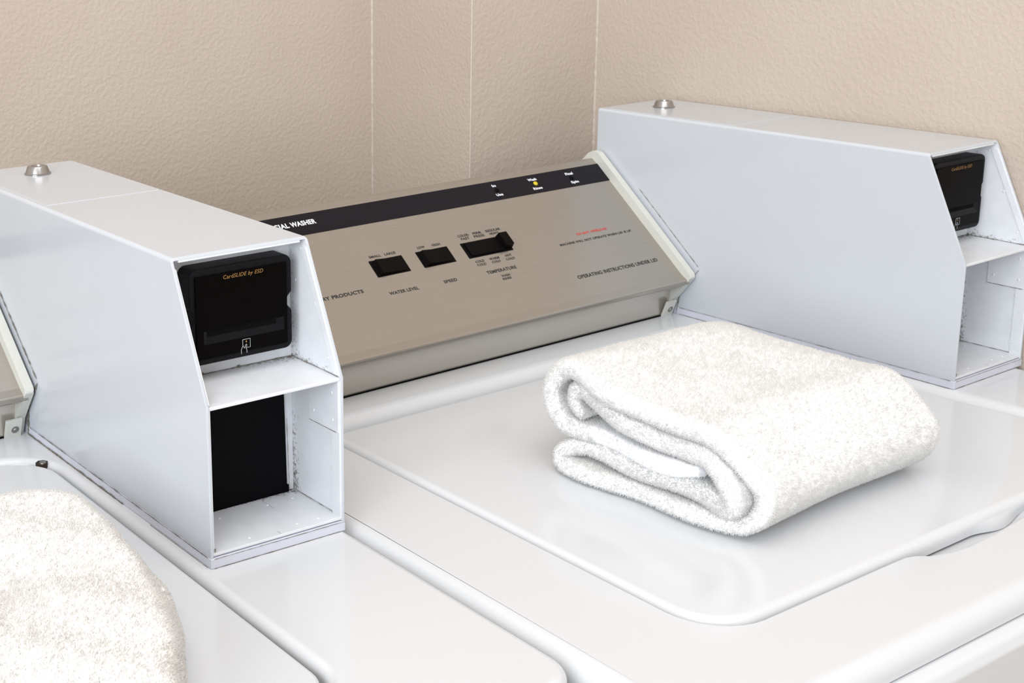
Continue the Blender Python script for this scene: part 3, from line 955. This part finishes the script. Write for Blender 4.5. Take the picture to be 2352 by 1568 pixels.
def mesh_np(name, V, quads, tris, mats, qm=None, tm=None, flat=None):
    me = bpy.data.meshes.new(name)
    nq, nt = len(quads), len(tris)
    me.vertices.add(len(V)); me.vertices.foreach_set('co', V.astype(np.float32).ravel())
    me.loops.add(nq * 4 + nt * 3)
    me.loops.foreach_set('vertex_index', np.concatenate([quads.ravel(), tris.ravel()]).astype(np.int32))
    me.polygons.add(nq + nt)
    st = np.concatenate([np.arange(nq) * 4, nq * 4 + np.arange(nt) * 3]).astype(np.int32)
    me.polygons.foreach_set('loop_start', st)
    for m in mats: me.materials.append(m)
    if qm is not None:
        me.polygons.foreach_set('material_index', np.concatenate([qm, tm]).astype(np.int32))
    sm = np.ones(nq + nt, dtype=bool)
    if flat is not None: sm[list(flat)] = False
    me.polygons.foreach_set('use_smooth', sm)
    me.update(calc_edges=True)
    return me

def face_normals(V, F):
    n = np.cross(V[F[:, 2]] - V[F[:, 0]], V[F[:, 3]] - V[F[:, 1]])
    a = np.linalg.norm(n, axis=1)
    return n / (a[:, None] + 1e-12), a * 0.5

def folded_towel(label):
    path = [(0.0560, 0.0480), (0.0640, 0.0500), (0.0700, 0.0560), (0.0675, 0.0640), (0.0590, 0.0668), (0.0491, 0.0640), (0.0308, 0.0602), (0.0129, 0.0562), (-0.0044, 0.0544), (-0.0213, 0.0526), (-0.0376, 0.0529), (-0.0535, 0.0538), (-0.066, 0.0538), (-0.0775, 0.0475), (-0.0842, 0.0385), (-0.0868, 0.0295), (-0.0815, 0.0225), (-0.0711, 0.0217), (-0.06, 0.0233), (-0.0391, 0.0241), (-0.0144, 0.0238), (0.0113, 0.0235), (0.0382, 0.0245), (0.0567, 0.0238), (0.0689, 0.0192), (0.0757, 0.0123), (0.0712, 0.0069), (0.0559, 0.0066), (0.0374, 0.0066), (0.0105, 0.0069), (-0.0154, 0.0072), (-0.0402, 0.0075), (-0.0641, 0.0078), (-0.0826, 0.0096), (-0.0947, 0.0187), (-0.1005, 0.0302), (-0.0998, 0.0405), (-0.0933, 0.0488), (-0.0838, 0.0576), (-0.0728, 0.0653), (-0.0603, 0.0695), (-0.0447, 0.0690), (-0.0286, 0.0685), (-0.0121, 0.0700), (0.005, 0.0724), (0.0225, 0.0747), (0.0405, 0.0776), (0.0591, 0.0815), (0.075, 0.0798), (0.0872, 0.0692), (0.091, 0.0569), (0.0853, 0.045), (0.0724, 0.0369), (0.0572, 0.0355), (0.0387, 0.0361), (0.0207, 0.0359), (0.0032, 0.0357), (-0.0139, 0.0362), (-0.0304, 0.0372), (-0.0464, 0.0397), (-0.0574, 0.0419)]
    n = 200
    C = catmull(path, n)
    d = np.gradient(C, axis=0); d /= np.linalg.norm(d, axis=1, keepdims=True)
    nn = np.stack([-d[:, 1], d[:, 0]], 1)
    th = np.interp(np.arange(n) / n, [0, 0.03, 0.18, 0.24, 0.30, 0.36, 0.40, 0.56, 0.62, 0.84, 0.90, 1.0], [0.0055, 0.0066, 0.0072, 0.0076, 0.0076, 0.0064, 0.0060, 0.0060, 0.0070, 0.0070, 0.0062, 0.0058])
    th[:6] *= np.linspace(0.5, 1, 6); th[-5:] *= np.linspace(1, 0.6, 5)
    K = 2 * n
    X0, X1 = -0.4065, -0.1885
    LEN = X1 - X0
    e = np.array([0, 0.0003, 0.001, 0.002, 0.0034, 0.005]) / LEN
    xs = np.r_[e, np.linspace(0.006 / LEN, 1 - 0.006 / LEN, 40), 1 - e[::-1]]
    NX = len(xs)
    V = np.empty((NX, K, 3))
    tt = np.r_[np.arange(n), np.arange(n)[::-1]] / n
    for i, u in enumerate(xs):
        x = X0 + (X1 - X0) * u
        dist = min(u, 1 - u) * LEN
        q_ = min(1.0, dist / 0.0055)
        tk = th * (0.03 + 0.97 * math.sqrt(max(0.0, 1 - (1 - q_) ** 2)))
        loop = np.vstack([C + nn * tk[:, None], (C - nn * tk[:, None])[::-1]])
        y = loop[:, 0].copy(); z = loop[:, 1].copy()
        # ends are not cut square: every layer ends a little further in or out
        endw = 0.0045 * np.sin(tt * 23 + 1.0) + 0.003 * np.sin(tt * 57)
        xx = x + endw * (1 - u) ** 3 + 0.004 * np.sin(tt * 19 + 2) * u ** 3
        k = np.clip(z / 0.08, 0, 1)
        sp = np.clip((y + 0.02) / 0.1, 0, 1)
        y += 0.020 * u * k * sp + 0.0085 * u * np.clip((-y - 0.04) / 0.05, 0, 1)        # spreads and sinks towards the far end
        z -= k * sp * 0.010 * u ** 1.5
        xx = xx - 0.010 * k * u ** 6
        z += k * (0.0012 * np.sin(7 * u + y * 30) + 0.0009 * np.sin(15 * u - y * 55 + 1)) * np.sin(math.pi * min(1, u * 1.3)) 
        z += k * (-0.003 * max(0, (u - 0.78) / 0.22) ** 2)
        y += 0.0018 * np.sin(6.0 * u + tt * 9)
        V[i, :, 0] = xx; V[i, :, 1] = y; V[i, :, 2] = z + 0.0006
    V[:, :, 2] = np.maximum(V[:, :, 2], 0.0016)
    Vf = V.reshape(-1, 3)
    F = []
    par = []
    for i in range(NX - 1):
        for j in range(K):
            j2 = (j + 1) % K
            F.append((i * K + j, i * K + j2, (i + 1) * K + j2, (i + 1) * K + j)); par.append((i, j))
    # end caps: quads between the two sides of the cloth
    capA = []; capB = []
    for j in range(n - 1):
        a, b = j, j + 1; c, e = K - 2 - j, K - 1 - j
        capA.append((e, c, b, a)); o = (NX - 1) * K
        capB.append((o + a, o + b, o + c, o + e))
    F = np.array(F); par = np.array(par); nb = len(F)
    F = np.vstack([F, capA, capB])
    FN, AR = face_normals(Vf, F)
    # orient normals away from the cloth's centreline
    cen = Vf[F].mean(1)
    tgt = np.zeros_like(cen)
    cj = np.where(par[:, 1] < n, par[:, 1], K - 1 - par[:, 1]).clip(0, n - 1)
    mid = (V + V[:, ::-1]) / 2                    # the cloth's own middle, after it has been laid
    tgt[:nb] = mid[par[:, 0], cj]
    tgt[:nb, 0] = cen[:nb, 0]
    dirv = cen[:nb] - tgt[:nb]
    rim0 = par[:, 0] < 5; rim1 = par[:, 0] >= NX - 6
    dirv[rim0] = (-1, 0, 0); dirv[rim1] = (1, 0, 0)
    sgn = np.sign((dirv * FN[:nb]).sum(1))
    flip = np.zeros(len(F), bool); flip[:nb] = sgn < 0
    flip[nb:nb + n - 1] = FN[nb:nb + n - 1, 0] > 0
    flip[nb + n - 1:] = FN[nb + n - 1:, 0] < 0
    F[flip] = F[flip][:, ::-1]; FN[flip] *= -1
    # pile only where the cloth can be seen: outer side of the wrap, plus the first stretch of every layer by the open end
    W = AR.copy()
    ctr = np.array([-0.005, 0.038])
    outd = ((cen[:, 1:] - ctr) * FN[:, 1:]).sum(1)
    jj = np.r_[cj, np.zeros(2 * (n - 1), int)]
    outer = np.zeros(len(F), bool)
    # outer layers of the path: bottom layer (j>~45%) up to the left top fold
    s0, s1 = int(n * 0.335), int(n * 0.86)
    outer[:nb] = (cj > s0) & (cj < s1) & (outd[:nb] > 0)
    near = np.zeros(len(F), bool); near[:nb] = (par[:, 0] < 10) | (par[:, 0] > NX - 12)
    W[:nb] = np.where(outer[:nb], AR[:nb], np.where(near[:nb], AR[:nb] * 1.5, 0))
    W[:nb] *= np.where((FN[:nb, 2] < -0.9) & (cen[:nb, 2] < 0.004), 0.05, 1)
    W[:nb] *= np.where((cj > n * 0.885) & (par[:, 0] < NX // 2), 0.12, 1)
    W[nb:nb + n - 1] = AR[nb:nb + n - 1] * 1.6
    W[nb + n - 1:] *= 1.0
    pv, pq, pt = pile(Vf, F, FN, W, 250000, 0.0014, 0.0027, 0.00021)
    pv[:, 2] = np.maximum(pv[:, 2], 0.0003)
    hem = np.zeros(len(F), int)
    hem[:nb] = np.where((cj > n * 0.875) & ~(par[:, 1] < 0), 1, 0)
    V2 = np.vstack([Vf, pv])
    quads = np.vstack([F, pq + len(Vf)]); tris = pt + len(Vf)
    me = mesh_np('folded_towel', V2, quads, tris, [M['towel'], M['hem'], M['pile']], np.r_[hem, np.full(len(pq), 2)], np.full(len(tris), 2), flat=range(nb, len(F)))
    o = link('folded_towel', me, None)
    o.location = (0, 0, ZT + 0.0004)
    o['label'] = label; o['category'] = 'towel'; o['group'] = 'folded white towels on the washer lids'
    return o
TR = folded_towel('thick folded white terry towel on the right washer lid, layers showing at its end')

def left_towel(label):
    """folded towel lying on the left washer, seen from above: two plump layers with rounded folds"""
    Vs = []; Fs = []; base = 0
    def layer(outline, z0, z1, seed, dip=None):
        nonlocal base
        lp = round_poly(outline, [0.004] * len(outline), 3)
        # resample evenly
        P = np.array([(p.x, p.y) for p in lp]); P2 = np.vstack([P, P[:1]])
        d = np.r_[0, np.cumsum(np.linalg.norm(np.diff(P2, axis=0), axis=1))]
        s = np.linspace(0, d[-1], 161)[:-1]
        Q = np.stack([np.interp(s, d, P2[:, 0]), np.interp(s, d, P2[:, 1])], 1)
        dd = np.roll(Q, -1, 0) - np.roll(Q, 1, 0); nn = np.stack([dd[:, 1], -dd[:, 0]], 1); nn /= np.linalg.norm(nn, axis=1, keepdims=True)
        for _ in range(3): Q = (np.roll(Q, 1, 0) + 2 * Q + np.roll(Q, -1, 0)) / 4
        wob = 0.0006 * np.sin(s * 60 + seed) + 0.0006 * np.sin(s * 130 + seed * 2)
        Q = Q + nn * wob[:, None]
        h = (z1 - z0) / 2; zc = (z0 + z1) / 2
        rings = []
        for k in range(13):
            a = -math.pi / 2 + math.pi * k / 12
            rings.append((h * 0.9 * (1 - math.cos(a)), zc + h * math.sin(a)))
        cen = Q.mean(0)
        for f in (0.93, 0.84, 0.72, 0.58, 0.42, 0.25, 0.1):
            rings.append((f, None))
        arr = []
        top_in = rings[12][0]
        for ins, z in rings:
            if z is not None:
                R = Q - nn * ins
                zz = np.full(len(Q), z)
            else:
                R0 = Q - nn * top_in
                R = cen + (R0 - cen) * ins
                zz = np.full(len(Q), z1) + 0.003 * (1 - ins)
            arr.append(np.column_stack([R, zz]))
        A = np.array(arr)
        x, y = A[..., 0], A[..., 1]
        up = np.clip((A[..., 2] - z0) / (z1 - z0), 0, 1)
        A[..., 2] += up * (0.0018 * np.sin(x * 38 + seed) * np.cos(y * 31) + 0.0012 * np.sin(x * 75 + y * 60 + seed))
        if dip is not None:
            A[..., 2] += up * dip(x, y)
        K = A.shape[1]
        F = []
        for i in range(A.shape[0] - 1):
            for j in range(K):
                j2 = (j + 1) % K
                F.append((base + i * K + j, base + i * K + j2, base + (i + 1) * K + j2, base + (i + 1) * K + j))
        Vs.append(A.reshape(-1, 3)); Fs.append(np.array(F)); base += A.shape[0] * K
        cap = np.array([[base - K + j, base - K + j + 1, base - K + (K - 2 - j), base - K + (K - 1 - j)] for j in range(K // 2 - 1)])
        Fs.append(cap)
    dip = lambda x, y: -0.018 * np.exp(-(((x + 0.166) / 0.024) ** 2 + ((y + 0.020) / 0.045) ** 2))
    LT0, LT1 = OUT_LOW, OUT_TOP
    layer(LT0, 0.001, 0.024, 1.0)
    layer(LT1, 0.022, 0.052, 4.0, dip)
    V = np.vstack(Vs); F = np.vstack(Fs)
    FN, AR = face_normals(V, F)
    W = AR.copy()
    W[(FN[:, 2] < -0.7)] *= 0.02
    pv, pq, pt = pile(V, F, FN, W, 170000, 0.0014, 0.0027, 0.00021)
    pv[:, 2] = np.maximum(pv[:, 2], 0.0003)
    V2 = np.vstack([V, pv])
    me = mesh_np('folded_towel', V2, np.vstack([F, pq + len(V)]), pt + len(V), [M['cream'], M['cream_pile']], np.r_[np.zeros(len(F), int), np.ones(len(pq), int)], np.ones(len(pt), int))
    o = link('folded_towel', me, None)
    o.location = (L_ORG.x, L_ORG.y, ZL + 0.0006); o.rotation_euler = (0, 0, L_YAW)
    o['label'] = label; o['category'] = 'towel'; o['group'] = 'folded white towels on the washer lids'
    return o
OUT_TOP = [(-0.30, -0.230), (-0.150, -0.2050), (-0.1270, -0.1880), (-0.1157, -0.1688), (-0.1007, -0.1398), (-0.0852, -0.1003), (-0.0756, -0.0615), (-0.0706, -0.0211), (-0.0647, 0.0289), (-0.0640, 0.0560), (-0.0700, 0.0690), (-0.0800, 0.0770), (-0.1040, 0.0860), (-0.30, 0.108)]
OUT_LOW = [(-0.30, -0.225), (-0.150, -0.1900), (-0.1180, -0.1650), (-0.1010, -0.1420), (-0.0880, -0.1220), (-0.0750, -0.0970), (-0.0640, -0.0690), (-0.0560, -0.0450), (-0.0470, 0.0080), (-0.0460, 0.0620), (-0.0470, 0.0830), (-0.0550, 0.0980), (-0.0900, 0.1050), (-0.30, 0.118)]
TL = left_towel('folded white terry towel on the left washer lid, cut off by the photo edge')

# ------------------------------------------------------------------ camera
cam = bpy.data.cameras.new('camera')
co = bpy.data.objects.new('camera', cam); COL.objects.link(co)
Rr = Vector((0.8335211755702492, -0.5519084562527359, -0.025288451765813128))
Ru = Vector((0.15179243595623232, 0.18475406619261642, 0.9709917566137046))
Rf = Vector((0.531226417135352, 0.8131807861367707, -0.2377719554436997))
CP = Vector((-1.1710127115825713, -0.6587183386273571, 1.352830061545687))
co.matrix_world = Matrix(((Rr.x, Ru.x, -Rf.x, CP.x), (Rr.y, Ru.y, -Rf.y, CP.y), (Rr.z, Ru.z, -Rf.z, CP.z), (0, 0, 0, 1)))
cam.sensor_width = 36.0
cam.lens = 3306.2617 * 36.0 / 2352
cam.shift_x = (1176 - 554.3138) / 2352
cam.shift_y = (577.6635 - 784) / 2352
cam.clip_start = 0.01
cam.dof.use_dof = True
cam.dof.focus_distance = 0.99
cam.dof.aperture_fstop = 36.0
SC.camera = co

# ------------------------------------------------------------------ light
w = bpy.data.worlds.new('room_light'); SC.world = w; w.use_nodes = True
bg = w.node_tree.nodes['Background']
bg.inputs['Color'].default_value = (1.0, 0.965, 0.93, 1)
bg.inputs['Strength'].default_value = 0.95
def area(name, loc, target, size, power, col):
    l = bpy.data.lights.new(name, 'AREA'); l.shape = 'RECTANGLE'; l.size = size[0]; l.size_y = size[1]
    l.energy = power; l.color = col
    o = bpy.data.objects.new(name, l); COL.objects.link(o); o.location = loc
    o.rotation_euler = (Vector(target) - Vector(loc)).to_track_quat('-Z', 'Y').to_euler()
    return o
area('key_light', (-3.0, -1.5, 1.85), (-0.35, 0.1, 1.0), (1.8, 1.5), 70, (0.90, 0.95, 1.0))
area('ceiling_light', (-0.9, -0.6, 2.75), (-0.5, 0.05, 0.95), (2.0, 1.6), 25, (1.0, 0.985, 0.965))
SC.cycles.max_bounces = 16
SC.cycles.diffuse_bounces = 12
SC.cycles.transmission_bounces = 12
SC.cycles.glossy_bounces = 6
SC.view_settings.view_transform = 'Standard'
SC.view_settings.look = 'None'
SC.view_settings.exposure = 0.0
